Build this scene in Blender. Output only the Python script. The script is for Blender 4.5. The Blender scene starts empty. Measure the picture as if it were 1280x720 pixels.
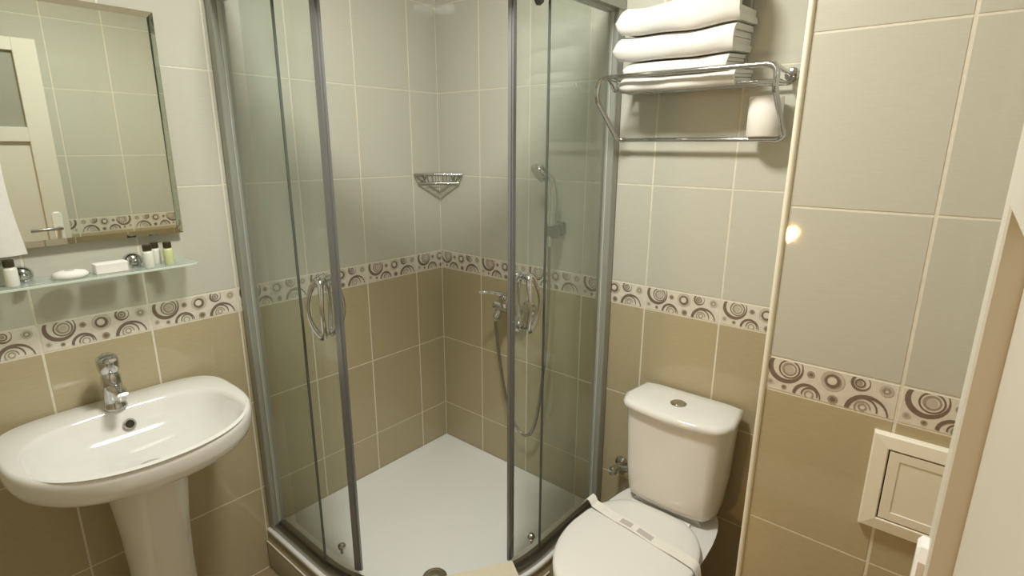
import bpy, math, random
from mathutils import Vector, Matrix, noise
random.seed(7)
S = bpy.context.scene
COL = S.collection

# ------------------------------------------------------------------ camera, world, light, exposure
CAM = Vector((1.7777, -1.630, 1.5101))
yaw, pitch, roll = 0.6981, -0.2539, 0.0044
fwd = Vector((-math.sin(yaw)*math.cos(pitch), math.cos(yaw)*math.cos(pitch), math.sin(pitch)))
rgt = fwd.cross(Vector((0, 0, 1))).normalized(); upv = rgt.cross(fwd)
rgt2 = rgt*math.cos(roll)+upv*math.sin(roll); upv2 = -rgt*math.sin(roll)+upv*math.cos(roll)
cam = bpy.data.cameras.new('camera'); cam_o = bpy.data.objects.new('camera', cam); COL.objects.link(cam_o)
M = Matrix((rgt2, upv2, -fwd)).transposed().to_4x4(); M.translation = CAM
cam_o.matrix_world = M
cam.sensor_width = 36.0; cam.lens = 681.69/1280*36.0; cam.clip_start = 0.01
S.camera = cam_o

W = bpy.data.worlds.new('world'); S.world = W; W.use_nodes = True
W.node_tree.nodes['Background'].inputs[0].default_value = (1.0, 0.86, 0.66, 1)
W.node_tree.nodes['Background'].inputs[1].default_value = 0.10

S.view_settings.view_transform = 'Standard'; S.view_settings.look = 'None'
S.view_settings.exposure = 0.0; S.view_settings.gamma = 1.0; S.view_settings.use_curve_mapping = False

LAMP = Vector((0.97, -0.90, 2.335))          # the bathroom's ceiling lamp
al = bpy.data.lights.new('ceiling_lamp_light', 'AREA'); al.shape = 'DISK'; al.size = 0.26
al.energy = 23.5; al.color = (1.0, 0.995, 0.925); al.spread = math.pi
alo = bpy.data.objects.new('ceiling_lamp_light', al); COL.objects.link(alo); alo.location = LAMP

BED = Vector((1.00, -2.60, 1.03))           # warm lamp in the room beyond the doorway
pl_ = bpy.data.lights.new('bedroom_lamp_light', 'POINT'); pl_.energy = 23; pl_.color = (1.0, 0.57, 0.20); pl_.shadow_soft_size = 0.014
plo = bpy.data.objects.new('bedroom_lamp_light', pl_); COL.objects.link(plo); plo.location = BED

# ------------------------------------------------------------------ material helpers
def srgb(r, g, b):
    f = lambda c: (c/255/12.92) if c/255 <= 0.04045 else ((c/255+0.055)/1.055)**2.4
    return (f(r), f(g), f(b), 1)

def mat(name, col, rough=0.5, metal=0.0, var=0.06, scale=30, bump=0.0, bscale=200, stretch=(1, 1, 1), coat=0.0, sheen=0.0, spec=0.5, obj_var=0.0):
    m = bpy.data.materials.new(name); m.use_nodes = True
    nt = m.node_tree; N = nt.nodes; L = nt.links; b = N['Principled BSDF']
    tc = N.new('ShaderNodeTexCoord'); mp = N.new('ShaderNodeMapping'); mp.inputs['Scale'].default_value = stretch
    L.new(tc.outputs['Object'], mp.inputs['Vector'])
    nz = N.new('ShaderNodeTexNoise'); nz.inputs['Scale'].default_value = scale; nz.inputs['Detail'].default_value = 4
    L.new(mp.outputs[0], nz.inputs['Vector'])
    rp = N.new('ShaderNodeValToRGB')
    rp.color_ramp.elements[0].position = 0.3; rp.color_ramp.elements[1].position = 0.7
    rp.color_ramp.elements[0].color = tuple(c*(1-var) for c in col[:3])+(1,)
    rp.color_ramp.elements[1].color = tuple(min(1, c*(1+var)) for c in col[:3])+(1,)
    L.new(nz.outputs['Fac'], rp.inputs['Fac'])
    if obj_var:
        oi = N.new('ShaderNodeObjectInfo'); mr = N.new('ShaderNodeMapRange')
        mr.inputs['To Min'].default_value = 1-obj_var; mr.inputs['To Max'].default_value = 1+obj_var
        L.new(oi.outputs['Random'], mr.inputs['Value'])
        mx = N.new('ShaderNodeVectorMath'); mx.operation = 'SCALE'
        L.new(rp.outputs['Color'], mx.inputs[0]); L.new(mr.outputs[0], mx.inputs['Scale'])
        L.new(mx.outputs[0], b.inputs['Base Color'])
    else:
        L.new(rp.outputs['Color'], b.inputs['Base Color'])
    b.inputs['Roughness'].default_value = rough; b.inputs['Metallic'].default_value = metal
    b.inputs['Specular IOR Level'].default_value = spec
    b.inputs['Coat Weight'].default_value = coat; b.inputs['Coat Roughness'].default_value = 0.05
    b.inputs['Sheen Weight'].default_value = sheen
    if bump:
        n2 = N.new('ShaderNodeTexNoise'); n2.inputs['Scale'].default_value = bscale; n2.inputs['Detail'].default_value = 3
        L.new(mp.outputs[0], n2.inputs['Vector'])
        bp = N.new('ShaderNodeBump'); bp.inputs['Strength'].default_value = bump; bp.inputs['Distance'].default_value = 0.001
        L.new(n2.outputs['Fac'], bp.inputs['Height']); L.new(bp.outputs[0], b.inputs['Normal'])
    return m

def glass_mat(name, tint, ior=1.45, rough=0.0, haze=0.0, hazecol=(.8, .85, .8, 1)):
    m = bpy.data.materials.new(name); m.use_nodes = True
    nt = m.node_tree; N = nt.nodes; L = nt.links; N.remove(N['Principled BSDF'])
    out = N['Material Output']; tr = N.new('ShaderNodeBsdfTransparent'); tr.inputs[0].default_value = tint
    gl = N.new('ShaderNodeBsdfGlossy'); gl.inputs['Roughness'].default_value = rough
    fr = N.new('ShaderNodeFresnel'); ge = N.new('ShaderNodeNewGeometry'); mi = N.new('ShaderNodeMapRange')   # thin pane: same reflectance on both faces
    mi.inputs['To Min'].default_value = ior; mi.inputs['To Max'].default_value = 1/ior
    L.new(ge.outputs['Backfacing'], mi.inputs['Value']); L.new(mi.outputs[0], fr.inputs['IOR'])
    mx = N.new('ShaderNodeMixShader'); L.new(fr.outputs[0], mx.inputs[0]); L.new(tr.outputs[0], mx.inputs[1]); L.new(gl.outputs[0], mx.inputs[2])
    last = mx
    if haze:
        df = N.new('ShaderNodeBsdfDiffuse'); df.inputs[0].default_value = hazecol
        nz = N.new('ShaderNodeTexNoise'); nz.inputs['Scale'].default_value = 6; nz.inputs['Detail'].default_value = 3
        tc = N.new('ShaderNodeTexCoord'); mp = N.new('ShaderNodeMapping'); mp.inputs['Scale'].default_value = (4, 4, .25)
        L.new(tc.outputs['Object'], mp.inputs[0]); L.new(mp.outputs[0], nz.inputs['Vector'])
        mr = N.new('ShaderNodeMapRange'); mr.inputs['To Min'].default_value = haze*.4; mr.inputs['To Max'].default_value = haze*1.6
        L.new(nz.outputs['Fac'], mr.inputs['Value'])
        m2 = N.new('ShaderNodeMixShader'); L.new(mr.outputs[0], m2.inputs[0]); L.new(mx.outputs[0], m2.inputs[1]); L.new(df.outputs[0], m2.inputs[2]); last = m2
    L.new(last.outputs[0], out.inputs[0])
    return m

def emit_mat(name, col, s):
    m = bpy.data.materials.new(name); m.use_nodes = True
    b = m.node_tree.nodes['Principled BSDF']
    b.inputs['Base Color'].default_value = col
    b.inputs['Emission Color'].default_value = col; b.inputs['Emission Strength'].default_value = s
    return m

T_UP = mat('tile_light', srgb(197, 195, 181), .035, var=.025, scale=120, bump=.018, bscale=260, stretch=(.25, 1, 3), obj_var=.012)
T_LO = mat('tile_taupe', srgb(182, 169, 137), .035, var=.04, scale=120, bump=.018, bscale=260, stretch=(.25, 1, 3), obj_var=.012)
T_BD = mat('border_cream', srgb(220, 214, 200), .2, var=.06, scale=60, bump=.05)
M_DK = mat('motif_brown', srgb(124, 107, 93), .35, var=.10, scale=150)
M_MD = mat('motif_taupe', srgb(160, 148, 130), .35, var=.10, scale=150)
M_LT = mat('motif_stone', srgb(194, 184, 168), .3, var=.06, scale=150)
GROUT = mat('grout_cream', srgb(222, 216, 197), .75, var=.05, scale=80, bump=.15)
CEIL = mat('ceiling_white', srgb(235, 233, 226), .8, var=.01, scale=20)
FLOORT = mat('floor_tile_beige', srgb(152, 134, 104), .3, var=.06, scale=25)
CERAM = mat('white_ceramic', srgb(232, 230, 225), .09, var=.006, scale=10, coat=.3)
PLAST = mat('white_plastic', srgb(232, 230, 225), .22, var=.006, scale=10)
ACRYL = mat('white_acrylic', srgb(236, 236, 232), .22, var=.008, scale=12)
CHROME = mat('chrome', srgb(205, 205, 205), .10, 1.0, var=.02, scale=20)
ALU = mat('aluminium', srgb(168, 170, 162), .45, .4, var=.03, scale=40, stretch=(1, 1, .05))
ALUP = mat('aluminium_satin', srgb(146, 147, 147), .40, .6, var=.03, scale=40, stretch=(1, 1, .05))
ALUB = mat('aluminium_polished', srgb(160, 156, 148), .28, 1.0, var=.03, scale=40)
SEAL = mat('clear_seal', srgb(205, 208, 200), .35, var=.03)
MIRR = mat('mirror_silver', srgb(228, 232, 222), .012, 1.0, var=.004, scale=3)
MIRBACK = mat('mirror_back', srgb(120, 118, 108), .6, var=.05)
GLASS = glass_mat('shower_glass', (.955, .975, .962, 1), 1.38, haze=.05, hazecol=(.75, .82, .76, 1))
SGLASS = glass_mat('shelf_glass', (.90, .95, .92, 1), 1.5, haze=.22, hazecol=(.74, .80, .75, 1))
GEDGE = mat('glass_edge_green', srgb(84, 90, 84), .2, var=.06)
SEDGE = mat('shelf_edge_green', srgb(206, 216, 204), .15, var=.04)
TOWEL = mat('white_terry', srgb(222, 219, 213), .95, var=.02, scale=90, bump=.6, bscale=700, sheen=.4)
MATC = mat('cream_terry', srgb(226, 216, 192), .95, var=.03, scale=90, bump=.6, bscale=600, sheen=.3)
PAPER = mat('white_paper', srgb(236, 232, 224), .85, var=.015, scale=40)
PRINTG = mat('grey_print', srgb(192, 186, 181), .8, var=.06, scale=300)
DOORW = mat('door_white', srgb(212, 208, 195), .35, var=.012, scale=8)
FROST = mat('frosted_pane', srgb(150, 150, 138), .3, var=.03, scale=6)
TRIMC = mat('trim_cream', srgb(234, 228, 208), .3, var=.02)
HATCH = mat('hatch_cream', srgb(234, 228, 210), .35, var=.01)
APRON = mat('apron_taupe', srgb(164, 153, 128), .35, var=.04, scale=20)
HOSE = mat('hose_metal', srgb(150, 146, 136), .35, .8, var=.25, scale=500)
DARK = mat('dark_gap', srgb(50, 42, 32), .8, var=.1)
CAPD = mat('cap_dark', srgb(58, 50, 32), .3, var=.06)
LIQW = mat('bottle_white', srgb(226, 226, 216), .2, var=.02)
LIQG = mat('bottle_green', srgb(206, 212, 160), .2, var=.03)
RUBBER = mat('grey_rubber', srgb(90, 92, 90), .5, var=.05)
PLASG = mat('grey_holder', srgb(112, 112, 108), .3, .6, var=.04)
BULB = emit_mat('lamp_diffuser', (1.0, .95, .86, 1), 2.0)
WARMB = emit_mat('warm_bulb', (1.0, .62, .22, 1), 40)

# ------------------------------------------------------------------ geometry helpers
class MB:
    def __init__(s): s.v = []; s.f = []
    def add(s, vs, fs):
        o = len(s.v); s.v += [tuple(v) for v in vs]; s.f += [tuple(i+o for i in f) for f in fs]; return s
    def box(s, a, b, c=0.0):
        (x0, y0, z0), (x1, y1, z1) = a, b
        if c <= 0:
            vs = [(x0, y0, z0), (x1, y0, z0), (x1, y1, z0), (x0, y1, z0), (x0, y0, z1), (x1, y0, z1), (x1, y1, z1), (x0, y1, z1)]
            return s.add(vs, [(0, 3, 2, 1), (4, 5, 6, 7), (0, 1, 5, 4), (1, 2, 6, 5), (2, 3, 7, 6), (3, 0, 4, 7)])
        c = min(c, (x1-x0)/2.01, (y1-y0)/2.01, (z1-z0)/2.01)
        rings = []
        def rr(i, z):
            X0, X1, Y0, Y1 = x0+i, x1-i, y0+i, y1-i; k = c
            return [(X0+k, Y0, z), (X1-k, Y0, z), (X1, Y0+k, z), (X1, Y1-k, z), (X1-k, Y1, z), (X0+k, Y1, z), (X0, Y1-k, z), (X0, Y0+k, z)]
        def ri(z):
            return [(x0+c, y0+c*.999, z), (x1-c, y0+c*.999, z), (x1-c*.999, y0+c, z), (x1-c*.999, y1-c, z), (x1-c, y1-c*.999, z), (x0+c, y1-c*.999, z), (x0+c*.999, y1-c, z), (x0+c*.999, y0+c, z)]
        return s.loft([ri(z0), rr(0, z0+c), rr(0, z1-c), ri(z1)])
    def loft(s, rings, cap0=True, cap1=True, closed=True):
        n = len(rings[0]); vs = [p for r in rings for p in r]; fs = []
        for i in range(len(rings)-1):
            for j in range(n if closed else n-1):
                k = (j+1) % n
                fs.append((i*n+j, i*n+k, (i+1)*n+k, (i+1)*n+j))
        if cap0: fs.append(tuple(range(n-1, -1, -1)))
        if cap1: fs.append(tuple((len(rings)-1)*n+j for j in range(n)))
        return s.add(vs, fs)
    def tube(s, pts, r, n=12, closed=False):
        P = [Vector(p) for p in pts]; m = len(P); R = r if isinstance(r, (list, tuple)) else [r]*m
        rings = []; up = None
        for i in range(m):
            if closed: t = P[(i+1) % m]-P[i-1]
            else: t = P[min(i+1, m-1)]-P[max(i-1, 0)]
            t.normalize()
            if up is None:
                up = Vector((0, 0, 1)) if abs(t.z) < .9 else Vector((1, 0, 0))
            up = (up-t*up.dot(t)).normalized(); w = t.cross(up)
            rings.append([P[i]+(up*math.cos(a)+w*math.sin(a))*R[i] for a in [2*math.pi*k/n for k in range(n)]])
        if closed: return s.loft(rings+[rings[0]], False, False)
        return s.loft(rings)
    def lathe(s, prof, o=(0, 0, 0), axis=(0, 0, 1), n=24):
        ax = Vector(axis).normalized(); a = Vector((1, 0, 0)) if abs(ax.x) < .9 else Vector((0, 1, 0))
        u = (a-ax*a.dot(ax)).normalized(); w = ax.cross(u); o = Vector(o)
        return s.loft([[o+ax*h+(u*math.cos(t)+w*math.sin(t))*r for t in [2*math.pi*k/n for k in range(n)]] for r, h in prof])
    def mesh(s, name, m, smooth=None):
        me = bpy.data.meshes.new(name); me.from_pydata(s.v, [], s.f); me.validate()
        import bmesh
        bm = bmesh.new(); bm.from_mesh(me); bmesh.ops.recalc_face_normals(bm, faces=bm.faces); bm.to_mesh(me); bm.free()
        for mm in (m if isinstance(m, (list, tuple)) else [m]): me.materials.append(mm)
        if smooth is not None:
            me.polygons.foreach_set('use_smooth', [True]*len(me.polygons))
            me.set_sharp_from_angle(angle=math.radians(smooth))
        return me
    def build(s, name, m, parent=None, smooth=None, label=None):
        o = bpy.data.objects.new(name, s.mesh(name, m, smooth)); COL.objects.link(o)
        if parent: o.parent = parent
        if label: o['label'] = label
        return o

def tag(o, label=None, cat=None, group=None, kind=None):
    if label: o['label'] = label
    if cat: o['category'] = cat
    if group: o['group'] = group
    if kind: o['kind'] = kind
    return o
def thing(name, label, cat, loc=(0, 0, 0), group=None):
    """Empty at the thing's base; children are built in world coordinates and re-based."""
    o = bpy.data.objects.new(name, None); o.empty_display_size = .05; COL.objects.link(o); o.location = loc
    return tag(o, label, cat, group)
def own(root):
    """children were built in world coordinates: keep them there"""
    inv = Matrix.Translation(-root.location)
    for ch in root.children: ch.matrix_parent_inverse = inv
def dup(o, parent=None, name=None):
    c = o.copy(); COL.objects.link(c); c.parent = parent
    return c
def struct(name, mb, m, label, smooth=None):
    return tag(mb.build(name, m, None, smooth), label, kind='structure')
def arcpts(cx, cy, r, a0, a1, n, z):
    return [(cx+r*math.cos(math.radians(a0+(a1-a0)*i/n)), cy+r*math.sin(math.radians(a0+(a1-a0)*i/n)), z) for i in range(n+1)]
def bez(p0, p1, p2, p3, n=12):
    p0, p1, p2, p3 = map(Vector, (p0, p1, p2, p3)); o = []
    for i in range(n+1):
        t = i/n; o.append(p0*(1-t)**3+p1*3*t*(1-t)**2+p2*3*t*t*(1-t)+p3*t**3)
    return o
def catmull(pts, n=8):
    P = [Vector(p) for p in pts]; P = [P[0]*2-P[1]]+P+[P[-1]*2-P[-2]]; o = []
    for i in range(1, len(P)-2):
        for k in range(n):
            t = k/n; a, b, c, d = P[i-1:i+3]
            o.append(.5*((2*b)+(c-a)*t+(2*a-5*b+4*c-d)*t*t+(3*b-a-3*c+d)*t**3))
    o.append(P[-2]); return o

# ------------------------------------------------------------------ room shell with every tile a piece
H = 0.3289; SB = 0.0773; TW = 0.25
ZB = 3*H; ZT = ZB+SB; CZ = ZT+4*H       # border bottom / top, ceiling
JV, JH = 0.0055, 0.0038                 # vertical / horizontal joints
XB, DB, XR, YF = 1.4802, 0.3923, 1.925, -1.78
A0, G0 = 0.1476, 0.2401
PRO = 0.0008                            # how proud the tile faces stand of the joints

def tile_mesh(w, h, m, name):
    c = .0009; b = -.003
    mb = MB()
    o = lambda i, y: [(i, y, i), (w-i, y, i), (w-i, y, h-i), (i, y, h-i)]
    mb.loft([o(0, -b), o(0, -PRO+.0005), o(c, -PRO)], cap0=False)      # the face looks along local -Y
    return mb.mesh(name, m)
_tm = {}
def get_tile(w, h, m, name):
    k = (round(w, 4), round(h, 4), m.name)
    if k not in _tm: _tm[k] = tile_mesh(w, h, m, name)
    return _tm[k]

# border motif: rings and crescents, clipped to the tile, in tile coordinates u (0..TW) and v (0..SB from the top)
def clip_poly(poly, x0, x1, z0, z1):
    def cl(P, ax, val, keep_less):
        o = []
        for i in range(len(P)):
            a, b = P[i-1], P[i]
            ia = (a[ax] <= val) if keep_less else (a[ax] >= val); ib = (b[ax] <= val) if keep_less else (b[ax] >= val)
            if ia != ib:
                t = (val-a[ax])/(b[ax]-a[ax]); o.append((a[0]+(b[0]-a[0])*t, a[1]+(b[1]-a[1])*t))
            if ib: o.append(b)
        return o
    for ax, val, kl in ((0, x0, 0), (0, x1, 1), (1, z0, 0), (1, z1, 1)):
        if len(poly) < 3: return []
        poly = cl(poly, ax, val, kl)
    return poly if len(poly) >= 3 else []
# (u, v, outer radius, inner radius, inner offset x, inner offset z, material, start deg, end deg)
MOTIF = [
 (.160, .28, .0355, .0292, .003, .0034, 0, 120, 420), (.190, .30, .0215, .0182, 0, 0, 0, 0, 360), (.190, .30, .0150, .0105, .001, 0, 1, 0, 360), (.190, .30, .0085, 0, 0, 0, 2, 0, 360),
 (.360, .31, .0078, .0035, 0, 0, 1, 0, 360), (.360, .31, .0035, 0, 0, 0, 0, 0, 360),
 (.050, .78, .0072, .0040, 0, 0, 2, 0, 360), (.050, .78, .0040, 0, 0, 0, 1, 0, 360), (.165, .86, .0055, 0, 0, 0, 1, 0, 360), (.165, .86, .0028, 0, 0, 0, 0, 0, 360),
 (.345, .95, .0275, .0232, .002, -.002, 0, 0, 180), (.368, .90, .0165, .0138, 0, -.0008, 0, -10, 190), (.365, .90, .0095, .0065, 0, 0, 1, 0, 360),
 (.525, .34, .0225, .0185, 0, 0, 2, 0, 360), (.525, .35, .0142, .0092, -.0012, .001, 0, 0, 360), (.525, .35, .0165, .0145, 0, 0, 1, 0, 360),
 (.545, .86, .0095, .0055, 0, 0, 1, 0, 360), (.545, .86, .0055, 0, 0, 0, 0, 0, 360),
 (.720, .21, .0175, .0140, .002, .001, 0, 90, 420), (.718, .22, .0095, .0065, 0, 0, 0, 0, 360), (.716, .22, .0045, 0, 0, 0, 1, 0, 360),
 (.785, 1.00, .0385, .0332, .003, -.0022, 0, 0, 180), (.765, .90, .0250, .0222, 0, -.0012, 0, -5, 150), (.757, .88, .0150, .0120, 0, 0, 1, 0, 250), (.757, .86, .0080, .0050, 0, 0, 1, 0, 360),
 (.900, .27, .0120, .0075, 0, 0, 2, 0, 360), (.900, .27, .0075, .0035, 0, 0, 1, 0, 360),
]
_mm = {}
def motif_mesh(u0, w):
    k = (round(u0, 4), round(w, 4))
    if k in _mm: return _mm[k]
    vs, fs, mi = [], [], []
    e = .0018
    for (u, v, ro, ri, ox, oz, m, a0, a1) in MOTIF:
        cx = u*TW-u0; cz = SB*(1-v); n = max(10, int(26*(a1-a0)/360)); y = -PRO-.0003-.00004*MOTIF.index((u, v, ro, ri, ox, oz, m, a0, a1))*.5
        for i in range(n):
            t0, t1 = math.radians(a0+(a1-a0)*i/n), math.radians(a0+(a1-a0)*(i+1)/n)
            P = lambda r, t, x=0, z=0: (cx+x+r*math.cos(t), cz+z+r*math.sin(t))
            q = [P(ro, t0), P(ro, t1), P(ri, t1, ox, oz), P(ri, t0, ox, oz)] if ri > 0 else [P(ro, t0), P(ro, t1), (cx, cz)]
            q = clip_poly(q, e, w-e, e, SB-JH-e)
            if q:
                b = len(vs); vs += [(x, y, z) for x, z in q]; fs.append(tuple(range(b, b+len(q)))); mi.append(m)
    me = bpy.data.meshes.new('motif'); me.from_pydata(vs, [], fs)
    for mm in (M_DK, M_MD, M_LT): me.materials.append(mm)
    me.polygons.foreach_set('material_index', mi); me.update()
    _mm[k] = me; return me

def face(wall, p_left, p_right, joint_at, zskip=None):
    """Tile one vertical face. p_left / p_right: its ends as seen from inside the room; joint_at: distance of a joint from p_left."""
    d = Vector((p_right[0]-p_left[0], p_right[1]-p_left[1])); span = d.length; d.normalize()
    ang = math.atan2(d.y, d.x); p = joint_at
    while p > 1e-4: p -= TW
    cols = []
    while p < span-1e-4:
        a, b = max(p, 0), min(p+TW, span)
        if b-a > .02: cols.append((a, b, a-p))
        p += TW
    rows = [(i*H, (i+1)*H, 0) for i in range(3)]+[(ZB, ZT, 1)]+[(ZT+i*H, ZT+(i+1)*H, 2) for i in range(4)]
    for a, b, cut in cols:
        for z0, z1, kind in rows:
            if zskip and zskip(a, b, z0, z1): continue
            w = b-a-JV; h = z1-z0-JH
            m, nm = ((T_LO, 'wall_tile'), (T_BD, 'border_tile'), (T_UP, 'wall_tile'))[kind]
            o = bpy.data.objects.new(nm, get_tile(w, h, m, nm)); COL.objects.link(o); o.parent = wall
            s = a+JV/2
            o.location = (p_left[0]+d.x*s, p_left[1]+d.y*s, z0+JH/2); o.rotation_euler.z = ang
            if kind == 1:
                k = bpy.data.objects.new('motif', motif_mesh(cut if cut > 1e-3 else 0, w)); COL.objects.link(k); k.parent = o

wl = struct('wall_left', MB().box((-.10, YF-.1, 0), (0, .10, CZ)), GROUT, 'tiled wall behind the washbasin and mirror')
face(wl, (0, YF), (0, 0), (-YF-A0) % TW)
wb = struct('wall_back', MB().box((0, 0, 0), (XR+.1, .10, CZ)), GROUT, 'tiled wall behind the toilet and the towel rack')
face(wb, (0, 0), (XB, 0), G0)
wc = struct('wall_column', MB().box((XB, -DB, 0), (XR+.1, 0, CZ)), GROUT, 'tiled boxed-out column right of the toilet')
face(wc, (XB, -DB), (XR, -DB), 0)
face(wc, (XB, 0), (XB, -DB), .14)
wr = struct('wall_right', MB().box((XR, YF-.1, 0), (XR+.1, -DB, CZ)), GROUT, 'tiled wall behind the open door, seen in the mirror')
face(wr, (XR, -DB), (XR, YF), 0)
DX0, DX1, DZ = 1.02, 1.82, 2.06           # doorway in the wall behind the camera
wf = struct('wall_front', MB().box((0, YF-.1, 0), (DX0, YF, CZ)).box((DX1, YF-.1, 0), (XR, YF, CZ)).box((DX0, YF-.1, DZ), (DX1, YF, CZ)), GROUT, 'tiled wall with the doorway, behind the camera')
face(wf, (DX0, YF), (0, YF), 0)
fl = struct('floor', MB().box((0, YF-.1, -.08), (XR, 0, -.001)), GROUT, 'beige tiled bathroom floor')
ft = get_tile(.33-.004, .33-.004, FLOORT, 'floor_tile')
for i in range(6):
    for j in range(6):
        x0, y1 = .33*i, -.232-.33*j+.33
        x1, y0 = min(x0+.33, XR), max(y1-.33, YF-.1); y1 = min(y1, 0)
        if x1-x0 < .03 or y1-y0 < .03: continue
        o = bpy.data.objects.new('floor_tile', get_tile(x1-x0-.004, y1-y0-.004, FLOORT, 'floor_tile')); COL.objects.link(o); o.parent = fl
        o.rotation_euler.x = -math.pi/2; o.location = (x0+.002, y0+.002, -.0015)
        o.rotation_euler.x = math.pi/2*3; o.location = (x0+.002, y1-.002, -.0015)
struct('ceiling', MB().box((-.1, YF-.1, CZ), (XR+.1, .1, CZ+.08)), CEIL, 'plain white ceiling')
# cream profile on the column's outer corner
struct('trim_1', MB().tube([(XB+.001, -DB-.001, 0), (XB+.001, -DB-.001, CZ)], .0065, 12), TRIMC, 'cream corner profile on the edge of the tiled column', 40)
# the room beyond the doorway
struct('floor_bedroom', MB().box((-.6, -4.0, -.08), (3.2, YF-.1, -.002)), mat('bedroom_floor', srgb(140, 112, 80), .6, var=.08, scale=8), 'floor of the room beyond the doorway')
struct('wall_bedroom', MB().box((-.6, -4.1, 0), (3.2, -4.0, CZ)), mat('bedroom_wall', srgb(214, 196, 160), .8, var=.02), 'plain wall of the room beyond the doorway')

# ------------------------------------------------------------------ ceiling lamp (source of the main light)
t = thing('ceiling_lamp', 'round white flush lamp in the middle of the ceiling', 'lamp', (LAMP.x, LAMP.y, CZ))
MB().lathe([(.13, CZ-.02), (.135, CZ-.012), (.13, CZ)], (LAMP.x, LAMP.y, 0), n=32).build('base', PLAST, t, 40)
MB().lathe([(.02, LAMP.z+.004), (.08, LAMP.z+.008), (.115, LAMP.z+.03), (.12, CZ-.018)], (LAMP.x, LAMP.y, 0), n=32).build('diffuser', BULB, t, 50)
own(t)
# ------------------------------------------------------------------ warm lamp standing in the next room
t = thing('floor_lamp', 'slim floor lamp with a bare warm bulb in the room beyond the doorway', 'lamp', (BED.x, BED.y, 0))
MB().lathe([(.12, 0), (.12, .015), (.02, .025)], (BED.x, BED.y, 0)).build('base', ALU, t, 40)
MB().tube([(BED.x, BED.y, .02), (BED.x, BED.y, BED.z-.06)], .008).build('pole', ALU, t, 40)
MB().lathe([(.012, -.06), (.016, -.045), (.016, -.03)], BED).build('socket', PLAST, t, 40)
own(t)

# ------------------------------------------------------------------ shower tray
XO, YO, RO = .862, .885, .53
SCX, SCY = XO-RO, -(YO-RO)
def quad_ring(o, w, z, n=28):
    r = [(w, -w, z), (w, -(YO+o), z)]
    r += arcpts(SCX, SCY, RO+o, -90, 0, n, z)
    r += [(XO+o, -w, z)]
    return r
t = thing('shower_tray', 'white quarter round shower tray in the tiled corner', 'shower tray', (.4, -.4, 0))
rings = [quad_ring(*a) for a in [(.002, .003, .144), (.010, .003, .145), (.012, .003, .147), (.012, .003, .155), (.010, .003, .159), (.006, .003, .160),
         (-.055, .003, .160), (-.065, .012, .159), (-.085, .035, .152), (-.11, .06, .149), (-.2, .15, .146), (-.28, .25, .145)]]
MB().loft(rings).build('tray_body', ACRYL, t, 50)
MB().loft([quad_ring(*a) for a in [(.018, .0035, 0.0), (.018, .0035, .110), (.015, .0035, .114), (.006, .0035, .140), (.005, .0035, .1435)]]).build('apron', APRON, t, 40, 'taupe apron panel under the tray rim')
ap = [quad_ring(o_, .0035, z_)[1:-1] for o_, z_ in ((.0175, .1070), (.0195, .1080), (.0195, .1110), (.0160, .1130))]
MB().loft([[r[i] for r in ap] for i in range(len(ap[0]))]).build('apron_strip', TRIMC, t, 40)
dr = (.634, -.652)
MB().lathe([(.040, .1475), (.040, .1515), (.036, .153), (.032, .1525)], (dr[0], dr[1], 0), n=32).lathe([(.028, .1500), (.028, .158), (.020, .163), (.004, .1645)], (dr[0], dr[1], 0), n=32).build('drain', CHROME, t, 40, 'round chrome drain')
own(t)

# ------------------------------------------------------------------ shower enclosure
Z0R, Z1R = .1605, .195            # bottom rail
Z2R, Z3R = 1.915, 1.975           # top rail
t = thing('shower_enclosure', 'quarter round glass shower enclosure with grey aluminium frame', 'shower', (.4, -.4, .1605))
def path(o, n=28, w=.0):
    """outline of the frame offset outwards by o: from the left wall to the back wall"""
    return [(w, -(YO+o), 0)]+arcpts(SCX, SCY, RO+o, -90, 0, n, 0)+[(XO+o, -w, 0)]
def ribbon(o0, o1, z0, z1, w=.004, n=28):
    a = path(o0, n, w); b = path(o1, n, w); mb = MB(); m = len(a)
    rings = [[(a[i][0], a[i][1], z0), (b[i][0], b[i][1], z0), (b[i][0], b[i][1], z1), (a[i][0], a[i][1], z1)] for i in range(m)]
    return mb.loft(rings)
ribbon(-.042, .0, Z0R, Z1R-.012).add(*(lambda m: (m.v, m.f))(ribbon(-.030, -.018, Z1R-.014, Z1R))).build('bottom_rail', ALUB, t, 40)
ribbon(-.045, .004, Z2R, Z3R).add(*(lambda m: (m.v, m.f))(ribbon(-.036, -.014, Z2R-.008, Z2R+.004))).build('top_rail', ALU, t, 40)
MB().box((.0035, -YO-.002, Z0R), (.040, -YO+.040, Z3R), .003).build('post', ALU, t, label='grey aluminium post fixed to the tiles beside the washbasin')
MB().box((XO-.040, -.040, Z0R), (XO+.002, -.0035, Z3R), .003).build('post', ALU, t, label='grey aluminium post fixed to the tiles beside the toilet')
# fixed panes: straight glass from each wall post to where the arc begins
gy = -(YO-.020)
p1 = MB().box((.042, gy-.003, Z1R-.004), (SCX+.008, gy+.003, Z2R)).build('fixed_pane', GLASS, t, label='fixed glass pane by the washbasin')
MB().box((SCX+.008, gy-.0034, Z1R-.002), (SCX+.0115, gy+.0034, Z2R)).build('pane_edge', GEDGE, p1)
MB().box((.038, gy-.005, Z1R-.002), (.046, gy+.005, Z2R)).build('seal', SEAL, p1)
gx = XO-.020
p2 = MB().box((gx-.003, SCY-.008, Z1R-.004), (gx+.003, -.042, Z2R)).build('fixed_pane', GLASS, t, label='fixed glass pane by the toilet')
MB().box((gx-.0034, SCY-.0115, Z1R-.002), (gx+.0034, SCY-.008, Z2R)).build('pane_edge', GEDGE, p2)
MB().box((gx-.005, -.046, Z1R-.002), (gx+.005, -.038, Z2R)).build('seal', SEAL, p2)
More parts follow.
